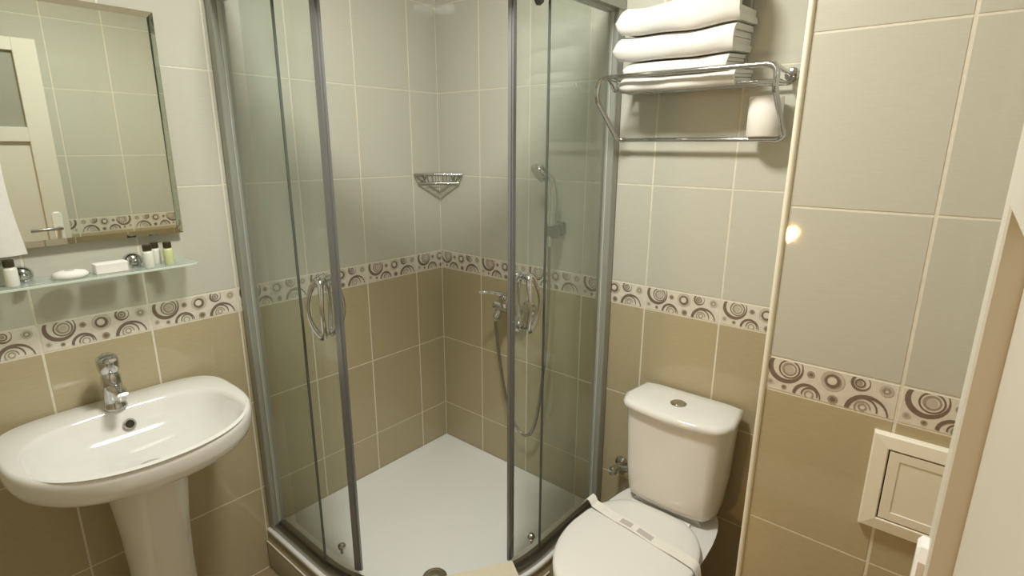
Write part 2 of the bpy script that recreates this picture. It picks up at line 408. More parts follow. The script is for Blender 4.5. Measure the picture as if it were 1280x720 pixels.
# sliding doors on the inner track, both pushed back behind the fixed panes
DR = RO-.052
def track(s, side):
    """s = signed arc length from where the arc begins; positive runs onto the arc. side -1: left door, +1: right door"""
    if s >= 0:
        a = s/DR
        if side < 0: return Vector((SCX+DR*math.sin(a), SCY-DR*math.cos(a), 0)), Vector((math.cos(a), math.sin(a), 0))
        return Vector((SCX+DR*math.cos(a), SCY-DR*math.sin(a), 0)), Vector((math.sin(a), -0-math.cos(a), 0))*1.0
    if side < 0: return Vector((SCX+s, SCY-DR, 0)), Vector((1, 0, 0))
    return Vector((SCX+DR, SCY-s, 0)), Vector((0, -1, 0))
def sliding_door(side, lead, label):
    zb, zt = Z1R+.004, Z2R-.002
    rings = []
    N = 22; L = .36
    for i in range(N+1):
        s = lead-L*(1-i/N); p, d = track(s, side); nrm = Vector((d.y, -d.x, 0))
        rings.append([p+nrm*.003+Vector((0, 0, zb)), p-nrm*.003+Vector((0, 0, zb)), p-nrm*.003+Vector((0, 0, zt)), p+nrm*.003+Vector((0, 0, zt))])
    door = MB().loft(rings).build('sliding_door', GLASS, t, 40, label)
    p, d = track(lead, side); nrm = Vector((d.y, -d.x, 0)); mb = MB()
    def sec(a, b, e, f):
        q = [p+d*a+nrm*e, p+d*b+nrm*e, p+d*b+nrm*f, p+d*a+nrm*f]
        mb.loft([[v+Vector((0, 0, zb-.008)) for v in q], [v+Vector((0, 0, zt)) for v in q]])
    sec(-.012, .006, -.008, .008); sec(.006, .012, -.004, .004)
    mb.build('edge_profile', ALUP, door)
    mb = MB(); q = [track(lead-.36, side)[0]]
    # handle: pointed oval pull bolted through the glass, on both faces
    ph, dh = track(lead-.050, side); nh = Vector((dh.y, -dh.x, 0)); hz = 1.062; mb = MB()
    for sgn in (1, -1):
        base = ph+nh*sgn*.003
        P = []
        for k in range(25):
            a = math.radians(-90+360*k/24)
            P.append(base+nh*sgn*(.026+.010*math.cos(2*a))+dh*(.029*math.copysign(abs(math.cos(a))**1.15, math.cos(a)))+Vector((0, 0, hz+.084*math.sin(a))))
        mb.tube(P[:-1], [.0062+.0045*abs(math.sin(math.radians(-90+360*k/24)))**3 for k in range(24)], 10, closed=False)
        mb.tube([P[23], P[24], P[0]+(P[1]-P[0])*.2], .0107, 10)
        for zz in (-.078, .078):
            mb.tube([base+Vector((0, 0, hz+zz)), base+nh*sgn*.02+Vector((0, 0, hz+zz))], .009, 12)
    mb.build('handle', CHROME, door, 45, 'pointed oval chrome handle')
    for zz, nm in ((zb+.035, 'roller'), (zt-.03, 'roller')):
        pr_, drr = track(lead-.085, side); n3 = Vector((drr.y, -drr.x, 0))
        mb = MB().lathe([(.006, -.004), (.013, .0), (.014, .008), (.010, .016), (.003, .018)], pr_-n3*.003+Vector((0, 0, zz)), tuple(-n3), 18)
        mb.tube([pr_-n3*.008+Vector((0, 0, zz)), pr_-n3*.010+Vector((0, 0, zz-.024 if zz < 1 else zz+.03))], .006, 10)
        mb.build(nm, CHROME if zz < 1 else RUBBER, door, 40)
    return door
sliding_door(-1, .128, 'curved sliding glass door pushed back towards the washbasin')
sliding_door(1, .112, 'curved sliding glass door pushed back towards the toilet')
own(t)

# ------------------------------------------------------------------ corner basket
t = thing('corner_basket', 'chrome wire corner basket hung high in the shower corner', 'shower basket', (0.05, -.05, 1.37))
bl = .146
def wire(mb, pts, r=.0016): mb.tube(pts, r, 8); return mb
mb = MB().tube([(.008, -.008, 1.398), (.008, -bl, 1.398)], .0035, 8).tube([(.008, -.008, 1.398), (bl, -.008, 1.398)], .0035, 8)
mb.tube([(.008, -bl, 1.398), (bl, -.008, 1.398)], .0042, 10); mb.build('top_rim', CHROME, t, 40)
mb = MB(); b2 = .128; zb = 1.362
mb.tube([(.010, -b2, zb), (b2, -.010, zb)], .0035, 10).tube([(.010, -.010, zb), (.010, -b2, zb)], .0025, 8).tube([(.010, -.010, zb), (b2, -.010, zb)], .0025, 8)
mb.build('base_rim', CHROME, t, 40)
mb = MB()
for k in range(1, 9):
    f = k/9; mb.tube([(.010+(b2-.010)*f, -.010, zb), (.010+(b2-.010)*f, -(.010+(b2-.010)*(1-f)), zb)], .0012, 6)
for k in range(0, 9):
    f = k/8; a = Vector((.008, -bl, 1.398)).lerp(Vector((bl, -.008, 1.398)), f); b = Vector((.010, -b2, zb)).lerp(Vector((b2, -.010, zb)), f)
    mb.tube([a, b], .0011, 6)
for k in range(1, 7):
    f = k/6
    mb.tube([(.008, -.008-(bl-.008)*f, 1.398), (.010, -.010-(b2-.010)*f, zb)], .0014, 6).tube([(.008+(bl-.008)*f, -.008, 1.398), (.010+(b2-.010)*f, -.010, zb)], .0014, 6)
o = mb.build('wire_grid', CHROME, t, 40); o['kind'] = 'stuff'
MB().lathe([(.010, .002), (.010, .007), (.004, .009)], (0, -.09, 1.385), (1, 0, 0), 14).build('wall_screw', CHROME, t, 40)
MB().lathe([(.010, .002), (.010, .007), (.004, .009)], (.09, 0, 1.385), (0, -1, 0), 14).build('wall_screw', CHROME, t, 40)
own(t)

# ------------------------------------------------------------------ shower mixer, hose, hand shower
t = thing('shower_mixer', 'chrome lever mixer on the taupe tiles inside the shower', 'tap', (.44, 0, .89))
mb = MB().tube([(.375, -.065, .895), (.385, -.065, .895), (.395, -.065, .895), (.495, -.065, .895), (.505, -.065, .895), (.515, -.065, .895)], [.016, .022, .020, .020, .022, .016], 18); mb.build('body', CHROME, t, 40)
for x in (.385, .505):
    MB().lathe([(.032, .003), (.031, .008), (.018, .018), (.015, .05), (.015, .066)], (x, 0, .895), (0, -1, 0), 20).build('wall_union', CHROME, t, 40)
MB().lathe([(.020, .012), (.023, .02), (.023, .05), (.018, .06), (.004, .063)], (.445, -.065, .895), (-.15, -.35, 1), 20).build('cartridge_cap', CHROME, t, 40)
mb = MB().tube(catmull([(.437, -.087, .953), (.42, -.108, .962), (.400, -.135, .966), (.378, -.158, .968)], 5), [.010]*4+[.008]*4+[.0065]*4+[.0055]*4, 10); mb.build('lever', CHROME, t, 40)
MB().lathe([(.012, 0), (.014, .012), (.017, .016), (.017, .036), (.010, .040)], (.405, -.070, .882), (-.25, -.3, -1), 16).build('hose_outlet', CHROME, t, 40)
own(t)
hose = [(.393, -.084, .834), (.400, -.082, .78), (.415, -.075, .64), (.438, -.066, .50), (.468, -.058, .41), (.515, -.055, .366), (.560, -.055, .39), (.595, -.058, .50), (.622, -.060, .70), (.640, -.066, .95), (.648, -.078, 1.12), (.650, -.082, 1.165)]
o = MB().tube(catmull(hose, 10), .0062, 10).build('shower_hose', HOSE, None, 60)
tag(o, 'grey flexible shower hose looping down the taupe tiles', 'hose')
t = thing('shower_holder', 'grey wall bracket holding the hand shower', 'shower holder', (.648, 0, 1.225))
MB().box((.628, -.030, 1.200), (.668, -.0028, 1.250), .006).build('wall_plate', PLASG, t)
MB().lathe([(.023, -.022), (.023, .022)], (.650, -.066, 1.222), (0, -.25, 1), 20).box((.638, -.05, 1.205), (.662, -.026, 1.243), .004).build('cradle', PLASG, t, 40)
own(t)
t = thing('hand_shower', 'chrome hand shower hanging in its wall bracket', 'hand shower', (.65, -.07, 1.18))
hp = catmull([(.650, -.079, 1.168), (.650, -.070, 1.215), (.650, -.062, 1.28), (.648, -.058, 1.34), (.642, -.066, 1.395), (.630, -.090, 1.425)], 6)
MB().tube(hp, [.011+.004*math.sin(math.pi*i/(len(hp)-1)) for i in range(len(hp))], 14).build('grip', CHROME, t, 50)
MB().lathe([(.006, -.018), (.022, -.012), (.034, 0), (.036, .012), (.032, .018)], (.622, -.100, 1.428), (-.35, -.75, -.55), 24).build('spray_head', CHROME, t, 45)
own(t)

# ------------------------------------------------------------------ washbasin on pedestal
SY = -1.277
def sink_out(k, z, n=72, sc=1.0, c=(.20, 0)):
    """outer outline scaled by sc about c"""
    r = []
    for i in range(n):
        a = 2*math.pi*i/n; ca, sa = math.cos(a), math.sin(a)
        e = 2.25 if ca >= 0 else 4.5
        rad_x = .272 if ca >= 0 else .196
        x = .20+rad_x*math.copysign(abs(ca)**(2/e), ca); y = .268*math.copysign(abs(sa)**(2/e), sa)
        r.append((c[0]+(x-c[0])*sc, SY+c[1]+(y-c[1])*sc, z))
    return r
def sink_in(sc, z, n=72, dx=0):
    r = []
    for i in range(n):
        a = 2*math.pi*i/n; ca, sa = math.cos(a), math.sin(a)
        e = 2.15 if ca >= 0 else 3.3
        x = (.183 if ca >= 0 else .178)*math.copysign(abs(ca)**(2/e), ca); y = .226*math.copysign(abs(sa)**(2/e), sa)
        r.append((.284+dx*(1-sc)+x*sc, SY+y*sc, z))
    return r
t = thing('washbasin', 'white ceramic pedestal washbasin under the mirror', 'washbasin', (.2, SY, 0))
rings = [sink_out(0, .655, sc=.34), sink_out(0, .675, sc=.42), sink_out(0, .697, sc=.56), sink_out(0, .718, sc=.73), sink_out(0, .735, sc=.86), sink_out(0, .748, sc=.935), sink_out(0, .760, sc=.975), sink_out(0, .777, sc=.996), sink_out(0, .802, sc=1.003),
         sink_out(0, .813, sc=.997), sink_out(0, .8195, sc=.982), sink_out(0, .8215, sc=.96), sink_in(1.045, .8205), sink_in(1.018, .8180), sink_in(.992, .809), sink_in(.960, .793), sink_in(.905, .772), sink_in(.81, .752, dx=-.02), sink_in(.66, .737, dx=-.03), sink_in(.44, .727, dx=-.04), sink_in(.2, .722, dx=-.04), sink_in(.07, .720, dx=-.04)]
MB().loft(rings).build('basin', CERAM, t, 55)
def ped_ring(w, d, z, cx=.185, n=32):
    return [(cx+d*math.copysign(abs(math.cos(a))**.8, math.cos(a)), SY+.008+w*math.copysign(abs(math.sin(a))**.8, math.sin(a)), z) for a in [2*math.pi*i/n for i in range(n)]]
MB().loft([ped_ring(.100, .105, 0), ped_ring(.098, .105, .02), ped_ring(.080, .088, .09), ped_ring(.074, .080, .22), ped_ring(.074, .082, .38), ped_ring(.079, .090, .50), ped_ring(.088, .100, .60), ped_ring(.094, .106, .685)]).build('pedestal', CERAM, t, 60)
# overflow and waste
MB().lathe([(.0155, -.002), (.0150, .003), (.0105, .0035), (.0100, -.004)], (.1270, SY+.006, .778), (1, 0, .45), 24).build('overflow_ring', CHROME, t, 40, 'chrome overflow ring')
MB().lathe([(.0100, -.003), (.0100, .0005)], (.1270, SY+.006, .778), (1, 0, .45), 20).build('overflow_hole', DARK, t)
MB().lathe([(.030, .0825-.083), (.030, .003), (.022, .006), (.004, .0065)], (.292, SY, .722), (0, 0, 1), 24).build('waste_plug', CHROME, t, 40)
own(t)
# tap
FX, FY = .088, SY-.008
t = thing('basin_tap', 'chrome single lever tap standing on the washbasin ledge', 'tap', (FX, FY, .82))
MB().lathe([(.027, .8215), (.027, .827), (.0245, .831), (.0235, .85), (.0230, .885), (.0225, .912), (.018, .922)], (FX, FY, 0), n=28).build('body', CHROME, t, 45)
def rrect(c, u, v, w, h, k=.35, n=16):
    c, u, v = Vector(c), Vector(u), Vector(v)
    return [c+u*w*math.copysign(abs(math.cos(a))**k, math.cos(a))+v*h*math.copysign(abs(math.sin(a))**k, math.sin(a)) for a in [2*math.pi*i/n for i in range(n)]]
MB().loft([rrect((FX+.012, FY, .884), (0, 1, 0), (0, 0, 1), .0175, .015, .8), rrect((FX+.045, FY, .889), (0, 1, 0), (0, 0, 1), .0155, .0125, .8), rrect((FX+.078, FY, .890), (0, 1, 0), (.15, 0, 1), .0145, .0115, .8), rrect((FX+.092, FY, .885), (0, 1, 0), (.5, 0, .8), .0125, .010, .8)]).build('spout', CHROME, t, 50)
MB().lathe([(.0098, 0), (.0105, .012)], (FX+.078, FY, .868), n=18).build('aerator', CHROME, t, 40)
MB().lathe([(.017, .919), (.0225, .926), (.0245, .936), (.0255, .954), (.0235, .966), (.014, .973), (.003, .974)], (FX-.003, FY, 0), n=28).build('handle_cap', CHROME, t, 45)
MB().loft([rrect((FX+.010, FY, .958), (0, 1, 0), (0, 0, 1), .015, .009, .7), rrect((FX+.034, FY-.001, .964), (0, 1, 0), (-.2, 0, 1), .013, .006, .7), rrect((FX+.056, FY-.002, .972), (0, 1, 0), (-.3, 0, 1), .011, .0042, .7), rrect((FX+.062, FY-.002, .974), (0, 1, 0), (-.3, 0, 1), .008, .003, .7)]).build('lever', CHROME, t, 50)
own(t)

# ------------------------------------------------------------------ mirror
MY0, MY1, MZ0, MZ1 = -1.535, -1.036, 1.264, 1.849
t = thing('wall_mirror', 'large rectangular frameless mirror above the glass shelf', 'mirror', (0, (MY0+MY1)/2, MZ0))
xb, xt = .027, .0365            # front plane leans forward a little at the top
def mx(z): return xb+(xt-xb)*(z-MZ0)/(MZ1-MZ0)
bv = .016
ring = lambda i, dx: [(mx(MZ0+i)+dx, MY0+i, MZ0+i), (mx(MZ0+i)+dx, MY1-i, MZ0+i), (mx(MZ1-i)+dx, MY1-i, MZ1-i), (mx(MZ1-i)+dx, MY0+i, MZ1-i)]
MB().loft([ring(0, -.004), ring(0, -.0018), ring(bv, 0)], cap0=True).build('mirror_pane', MIRR, t)
MB().box((.0035, MY0+.03, MZ0+.03), (.0225, MY1-.03, MZ1-.03)).build('backing', MIRBACK, t)
own(t)

# ------------------------------------------------------------------ glass shelf with holders
t = thing('glass_shelf', 'narrow greenish glass shelf under the mirror', 'shelf', (0, -1.29, 1.18))
SZ = 1.1835
def shelf_ring(z, i=0):
    y0, y1 = -1.555+i, -1.032-i; r = []
    for (cx, cy, a0) in ((.118-.03, y1-.03, 0), (.006+i, y1, None), (.006+i, y0, None), (.118-.03, y0+.03, 270)):
        if a0 is None: r.append((cx, cy, z))
        else:
            rr_ = .03-i
            seq = [(cx+rr_*math.cos(math.radians(a)), cy+rr_*math.sin(math.radians(a)), z) for a in range(a0, a0+91, 15)]
            r += seq
    return r
MB().loft([shelf_ring(SZ-.003, .0012), shelf_ring(SZ-.0018), shelf_ring(SZ+.0018), shelf_ring(SZ+.003, .0012)]).build('shelf_pane', SGLASS, t)
order = shelf_ring(SZ); mb = MB()
arc1 = order[0:7]; arc2 = order[9:16]
seq = arc2+arc1
rings = [[(p[0]-.0006, p[1], SZ-.003), (p[0]+.0009, p[1], SZ-.0022), (p[0]+.0009, p[1], SZ+.0022), (p[0]-.0006, p[1], SZ+.003)] for p in seq]
mb.loft(rings).build('front_edge', SEDGE, t)
for y in (-1.168, -1.405):
    MB().lathe([(.024, .0028), (.024, .008), (.020, .016), (.012, .022)], (0, y, SZ+.012), (1, 0, 0), 24).box((.010, y-.011, SZ+.0032), (.036, y+.011, SZ+.024), .006).box((.010, y-.011, SZ-.016), (.036, y+.011, SZ-.0032), .004).build('shelf_holder', CHROME, t, 40)
own(t)
ST = SZ+.003
def bottle(x, y, h, r, mcol, label, capcol=CAPD):
    t = thing('toiletry_bottle', label, 'bottle', (x, y, ST), 'toiletry bottles on the glass shelf')
    MB().lathe([(r*.9, 0), (r, .003), (r, h*.62), (r*.92, h*.68), (r*.55, h*.74), (r*.5, h*.76)], (x, y, ST), n=20).build('body', mcol, t, 40)
    MB().lathe([(r*.80, h*.745), (r*.80, h*.98), (r*.72, h)], (x, y, ST), n=20).build('cap', capcol, t, 35)
    own(t); return t
bottle(.080, -1.150, .062, .0135, LIQW, 'white toiletry bottle with dark cap, in front at the right end of the shelf')
bottle(.040, -1.120, .060, .0125, LIQW, 'white toiletry bottle half hidden behind another, right end of the shelf')
bottle(.072, -1.098, .062, .0130, LIQG, 'pale green toiletry bottle with dark cap, nearest the shower')
bottle(.075, -1.432, .062, .0135, LIQW, 'white toiletry bottle with dark cap at the left end of the shelf')
bottle(.080, -1.474, .066, .0150, LIQG, 'pale green toiletry bottle at the far left end of the shelf')
bottle(.040, -1.452, .064, .0135, LIQW, 'white toiletry bottle behind the others at the left end of the shelf')
t = thing('soap_box', 'small white soap carton lying on the glass shelf', 'soap', (.07, -1.235, ST))
MB().box((.052, -1.272, ST), (.088, -1.200, ST+.026), .0015).build('carton', PAPER, t)
MB().box((.0515, -1.2005, ST+.0015), (.0885, -1.1985, ST+.0245)).build('end_flap', PRINTG, t)
own(t)
# pleat wrapped round soap: shallow disc with fluted paper
t = thing('wrapped_soap', 'round soap wrapped in white pleated paper on the glass shelf', 'soap', (.07, -1.322, ST))
n = 48
def pl_ring(r, z, f): return [(.070+(r+f*(1 if i % 2 else -1))*math.cos(2*math.pi*i/n), -1.322+(r+f*(1 if i % 2 else -1))*1.18*math.sin(2*math.pi*i/n), ST+z) for i in range(n)]
MB().loft([pl_ring(.026, 0, 0), pl_ring(.031, .003, .0004), pl_ring(.032, .008, .0006), pl_ring(.027, .015, .0007), pl_ring(.015, .018, .0006), pl_ring(.006, .0185, .0002)]).build('wrapper', PAPER, t, 60)
MB().lathe([(.010, .0183), (.010, .0192), (.008, .0195)], (.070, -1.322, ST), n=20).build('sticker', PRINTG, t, 40)
own(t)

# ------------------------------------------------------------------ towel hanging at the left of the mirror
t = thing('towel_hook', 'chrome hook on the tiles left of the mirror', 'hook', (0, -1.60, 1.66))
MB().lathe([(.022, .0028), (.022, .008), (.012, .013)], (0, -1.60, 1.66), (1, 0, 0), 20).build('wall_plate', CHROME, t, 40)
MB().tube(catmull([(.010, -1.60, 1.66), (.05, -1.60, 1.652), (.078, -1.60, 1.655), (.088, -1.60, 1.672)], 5), .006, 10).build('peg', CHROME, t, 40)
own(t)
mb = MB(); nu, nv = 28, 26; vs = []
for layer in (0, 1):
    for j in range(nv+1):
        v = j/nv
        for i in range(nu+1):
            u = i/nu; f = min(1, .62+2.9*v)
            y = -1.600+(u-.5)*2*(.208*f-.014*math.sin(math.pi*min(1, max(0, v-.15)/.85)))*(1.0 if u > .5 else .75)
            z = 1.668-.40*v-.015*abs(u-.5)*(1-v)+.012*math.sin(u*5)*v
            x = .060+.018*math.sin(u*15+1.2)*min(1, v*2.2)*(1-.35*v)+(.011 if layer else 0)+.004*math.sin(v*7+u*3)
            vs.append((x, y, z))
A = (nu+1)*(nv+1); fs = []
for L_ in (0, 1):
    for j in range(nv):
        for i in range(nu):
            a = L_*A+j*(nu+1)+i; fs.append((a, a+1, a+nu+2, a+nu+1))
bd = [i for i in range(nu+1)]+[j*(nu+1)+nu for j in range(1, nv+1)]+[nv*(nu+1)+i for i in range(nu-1, -1, -1)]+[j*(nu+1) for j in range(nv-1, 0, -1)]
for k in range(len(bd)): a, b = bd[k-1], bd[k]; fs.append((a, b, b+A, a+A))
o = MB().add(vs, fs).build('hand_towel', TOWEL, None, 60)
tag(o, 'white towel hanging over the left edge of the mirror', 'towel')

# ------------------------------------------------------------------ toilet
TX = 1.190
t = thing('toilet', 'white close-coupled toilet beside the shower', 'toilet', (TX, -.35, 0))
def tank_ring(w, y0, y1, bow, z, n=12):
    """rounded plan: back at y0, front at y1 bowed out by bow"""
    seg = 24
    fr = []
    for k in range(seg+1):
        s = -1+2*k/seg
        fr.append((s*w, y1-bow*(1-s*s)))
    # soften the front corners by pulling them in
    out = []
    for x, y in fr:
        e = max(0, (abs(x)/w-.80)/.20); out.append((x*(1-.0*e), y+.045*e**2.2))
    bk = []
    for k in range(9):
        s = 1-2*k/8; e = max(0, (abs(s)-.85)/.15); bk.append((s*(w-.012), y0-.010*e))
    return [(TX+x, y, z) for x, y in out+bk]
MB().loft([tank_ring(.095, -.040, -.130, .012, .3995), tank_ring(.128, -.028, -.158, .018, .404), tank_ring(.142, -.024, -.170, .022, .416), tank_ring(.148, -.022, -.175, .024, .435), tank_ring(.155, -.02, -.179, .026, .52), tank_ring(.160, -.02, -.182, .026, .64), tank_ring(.164, -.02, -.184, .026, .716)]).build('tank', CERAM, t, 50)
MB().loft([tank_ring(.166, -.019, -.188, .028, .7165), tank_ring(.173, -.016, -.194, .030, .722), tank_ring(.174, -.015, -.196, .030, .733), tank_ring(.170, -.019, -.191, .030, .742), tank_ring(.160, -.028, -.182, .028, .7455), tank_ring(.10, -.06, -.14, .016, .748)]).build('tank_lid', CERAM, t, 50)
bx, by = 1.186, -.128
MB().lathe([(.0245, .7455), (.0245, .750), (.021, .7525), (.0195, .7515)], (bx, by, 0), n=28).build('button_ring', CHROME, t, 40)
b_ = MB().loft([[(bx+.0005+.019*math.sin(a), by+.019*math.cos(a), z) for a in [math.pi*k/14 for k in range(15)]] for z in (.749, .7535)]).build('flush_button', CHROME, t, label='chrome flush button, right half')
MB().loft([[(bx-.0008-.019*math.sin(a), by+.019*math.cos(a), z) for a in [math.pi*k/14 for k in range(15)]] for z in (.749, .7528)]).build('flush_button', CHROME, t, label='chrome flush button, left half')
def seat_ring(sc, z, n=48, w=.183, y0=-.205, y1=-.665, dy=0):
    r = []; cy = -.42
    for i in range(n):
        a = 2*math.pi*i/n; ca, sa = math.cos(a), math.sin(a)
        if sa >= 0: e, hy, hw = 3.6, (y0-cy), w      # back half towards the wall
        else: e, hy, hw = 2.05, (cy-y1), w
        x = hw*math.copysign(abs(ca)**(2/e), ca); y = hy*math.copysign(abs(sa)**(2/e), sa)
        if sa > 0: x *= 1-.22*(y/hy)**2
        r.append((TX+x*sc, cy+dy+y*sc, z))
    return r
MB().loft([seat_ring(.97, .385), seat_ring(1.0, .388), seat_ring(1.0, .398), seat_ring(.985, .402)]).build('seat', PLAST, t, 50)
MB().loft([seat_ring(.985, .4022), seat_ring(1.004, .405), seat_ring(1.006, .411), seat_ring(.99, .4165), seat_ring(.955, .4195), seat_ring(.85, .4215), seat_ring(.5, .4235), seat_ring(.15, .4245)]).build('seat_lid', PLAST, t, 50)
for sx in (-.075, .075):
    MB().tube([(TX+sx-.02, -.207, .402), (TX+sx+.02, -.207, .402)], .011, 14).build('hinge', PLAST, t, 40)
def bowl_ring(w, y0, y1, z, n=48, eb=3.2):
    r = []; cy = -.36
    for i in range(n):
        a = 2*math.pi*i/n; ca, sa = math.cos(a), math.sin(a)
        e, hy = (eb, y0-cy) if sa >= 0 else (2.1, cy-y1)
        r.append((TX+w*math.copysign(abs(ca)**(2/e), ca), cy+hy*math.copysign(abs(sa)**(2/e), sa), z))
    return r
MB().loft([bowl_ring(.112, -.05, -.50, 0), bowl_ring(.112, -.05, -.50, .015), bowl_ring(.098, -.05, -.48, .04), bowl_ring(.095, -.04, -.48, .14), bowl_ring(.112, -.03, -.53, .24), bowl_ring(.150, -.025, -.60, .33), bowl_ring(.170, -.022, -.64, .372), bowl_ring(.172, -.022, -.645, .384), bowl_ring(.160, -.03, -.63, .3855)]).build('bowl', CERAM, t, 55)
MB().loft([[(TX+sx*w, y, z) for sx, y in ((-1, -.03), (-1, -.16), (1, -.16), (1, -.03))] for w, z in ((.098, .25), (.112, .36), (.112, .388), (.105, .399))]).build('tank_shelf', CERAM, t)
own(t)
# paper hygiene band laid over the closed lid
def band(label):
    mb = MB(); pts = []
    n = 40
    rows = []
    for k in range(n+1):
        s = k/n; x = .985+(1.383-.985)*s; yc = -.318-.055*s
        dx = abs(x-TX)/.186
        z = .4262 if dx < .93 else (.4262-.12*(dx-.93) if dx < 1.012 else .4164-1.6*(dx-1.012))
        if s < .10: z = .4262+.030*math.sin(math.pi*min(1, s/.10))*.8-.015*(1-s/.10)
        z += .0016*math.sin(s*17)
        hw = .0185
        rows.append([(x-.0, yc-hw, z), (x, yc+hw, z), (x, yc+hw, z+.0007), (x, yc-hw, z+.0007)])
    return mb.loft(rows), rows
mb, rows = band('')
o = mb.build('paper_band', PAPER, None, 50)
tag(o, 'white paper hygiene band laid across the closed toilet lid', 'paper band')
# the grey print on the band (two short illegible blocks)
for a, b in ((14, 18), (20, 25)):
    rr_ = [[(p[0], q, p[2]+.0009) for q in (rows[k][0][1]+.008, rows[k][1][1]-.008)] for k in range(a, b+1) for p in (rows[k][0],)]
    MB().loft(rr_, False, False, closed=False).build('band_print', PRINTG, o)

# ------------------------------------------------------------------ angle valve by the tank
t = thing('angle_valve', 'chrome angle valve on the tiles beside the tank', 'valve', (.945, 0, .385))
MB().lathe([(.026, .0028), (.025, .008), (.012, .016), (.011, .055)], (.945, 0, .385), (0, -1, 0), 20).build('body', CHROME, t, 40)
MB().lathe([(.010, 0), (.016, .003), (.017, .022), (.012, .026)], (.945, -.055, .385), (0, -1, 0), 12).build('knob', CHROME, t, 40)
MB().lathe([(.010, 0), (.010, .030), (.012, .031), (.012, .045)], (.945, -.036, .385), (1, 0, .2), 12).build('outlet', CHROME, t, 40)
own(t)
o = MB().tube(catmull([(.992, -.036, .396), (1.02, -.045, .392), (1.040, -.062, .384), (1.054, -.080, .386), (1.058, -.088, .403)], 6), .006, 8).build('supply_hose', CHROME, None, 60)
tag(o, 'short braided hose from the angle valve to the tank', 'hose')

# ------------------------------------------------------------------ towel rack
RX0, RX1, RY, RZT, RZB = .8800, 1.372, -.170, 1.704, 1.531
t = thing('towel_rack', 'chrome towel rack on the tiles above the toilet', 'towel rack', (1.12, 0, RZB))
# one bent tube: front rail, both slanting sides and the low towel bar
def round_corner(a, b, c, r, n=8):
    a, b, c = Vector(a), Vector(b), Vector(c); p = b+(a-b).normalized()*r; q = b+(c-b).normalized()*r
    return [p*(1-k/n)**2+b*2*(k/n)*(1-k/n)+q*(k/n)**2 for k in range(n+1)]
TL, TR, BL, BR = (RX0, RY, RZT), (RX1, RY, RZT), (RX0, -.045, RZB), (RX1, -.045, RZB)
KL, KR = (RX0, RY-.012, RZT-.055), (RX1, RY-.012, RZT-.055)
for A_, K_, B_, sg in ((TL, KL, BL, 1), (TR, KR, BR, -1)):
    up_ = (A_[0]+.06*sg, A_[1], A_[2]); dn_ = (B_[0]+.06*sg, B_[1], B_[2])
    pth = round_corner(up_, A_, K_, .032)+round_corner(A_, K_, B_, .022)+round_corner(K_, B_, dn_, .026)
    MB().tube(pth, .0078, 12).build('side_loop', CHROME, t, 50)
MB().tube([(RX0+.030, RY, RZT), (RX1-.030, RY, RZT)], .0066, 12).build('front_rail', CHROME, t, 40)
MB().tube([(RX0+.024, -.045, RZB), (RX1-.024, -.045, RZB)], .0062, 12).build('towel_bar', CHROME, t, 40)
for x in (RX0+.028, RX1-.010):
    MB().tube([(x, -.004, RZT-.010), (x, -.10, RZT-.006), (x, RY+.002, RZT-.001)], .0062, 12).build('wall_arm', CHROME, t, 50)
    MB().lathe([(.018, .0028), (.018, .007), (.010, .010)], (x, 0, RZT-.010), (0, -1, 0), 18).build('wall_flange', CHROME, t, 40)
for y in (-.125, -.075, -.025):
    MB().tube([(RX0+.028, y, RZT-.034), (RX1-.010, y, RZT-.034)], .0042, 10).build('shelf_rod', CHROME, t, 40)
for x in (RX0+.028, RX1-.010):
    MB().tube([(x, RY+.012, RZT-.006), (x, -.125, RZT-.033), (x, -.02, RZT-.034), (x, -.006, RZT-.012)], .0042, 8).build('rod_support', CHROME, t, 40)
own(t)
# four folded towels, each a doubled sheet folded again (nested U sections), fold to the front
def folded_towel(x0, x1, z0, z1, yf, yb, seed, label, rise=0.0):
    mb = MB(); Hh = (z1-z0)
    def usec(inset, x, sh):
        zc = (z0+z1)/2; h = Hh/2-inset; th = Hh*.235
        P = []
        yF = yf+inset*1.0
        nseg = 9
        outer = [(yb+inset*.2, zc+h)]+[(yF+h*1.0-h*math.cos(a), zc+h*math.sin(a)) for a in [math.pi/2-math.pi*k/nseg for k in range(nseg+1)]]+[(yb+inset*.2, zc-h)]
        hi = max(h-th, .0008)
        inner = [(yb+inset*.2, zc-hi)]+[(yF+h-hi*math.cos(a), zc+hi*math.sin(a)) for a in [-math.pi/2+math.pi*k/nseg for k in range(nseg+1)]]+[(yb+inset*.2, zc+hi)]
        mid = []
        out = []
        for y, z in outer+inner:
            k = sh
            zz = zc+(z-zc)*k; yy = yb+(y-yb)*(.86+.14*k)
            tt = (x-x0)/(x1-x0)
            up = rise*max(0, tt-.25)**1.3*(1.0 if z >= zc else .0)-.016*min(1, max(0, (-.108-yy)/.04))+.022*(zz-zt0)*math.sin(x*15+.9)+.012*(zz-zt0)*math.sin(x*37)
            nz = noise.noise(Vector((x*9, yy*14, zz*20+seed*7)))*.0075+noise.noise(Vector((x*22, yy*26, zz*34+seed*3)))*.0028
            out.append((x+.004*noise.noise(Vector((seed, yy*20, zz*30))), yy+nz, zz+up+nz*.35))
        return out
    n = 26
    for inset in (0.0, Hh*.255):
        rings = []
        for k in range(n+1):
            f = k/n; x = x0+(x1-x0)*f-(inset*.35 if f == 1 else 0)
            e = max(0, 1-(x-x0)/.035); sh = math.sqrt(max(.02, 1-e*e))
            rings.append(usec(inset, x, sh))
        mb.loft(rings)
    o = mb.build('folded_towel', TOWEL, None, 50)
    tag(o, label, 'towel', 'folded white towels stacked on the rack'); return o
zt0 = RZT-.0292
folded_towel(.925, 1.262, zt0, zt0+.036, -.150, -.010, 1, 'thin folded white towel at the bottom of the stack on the rack')
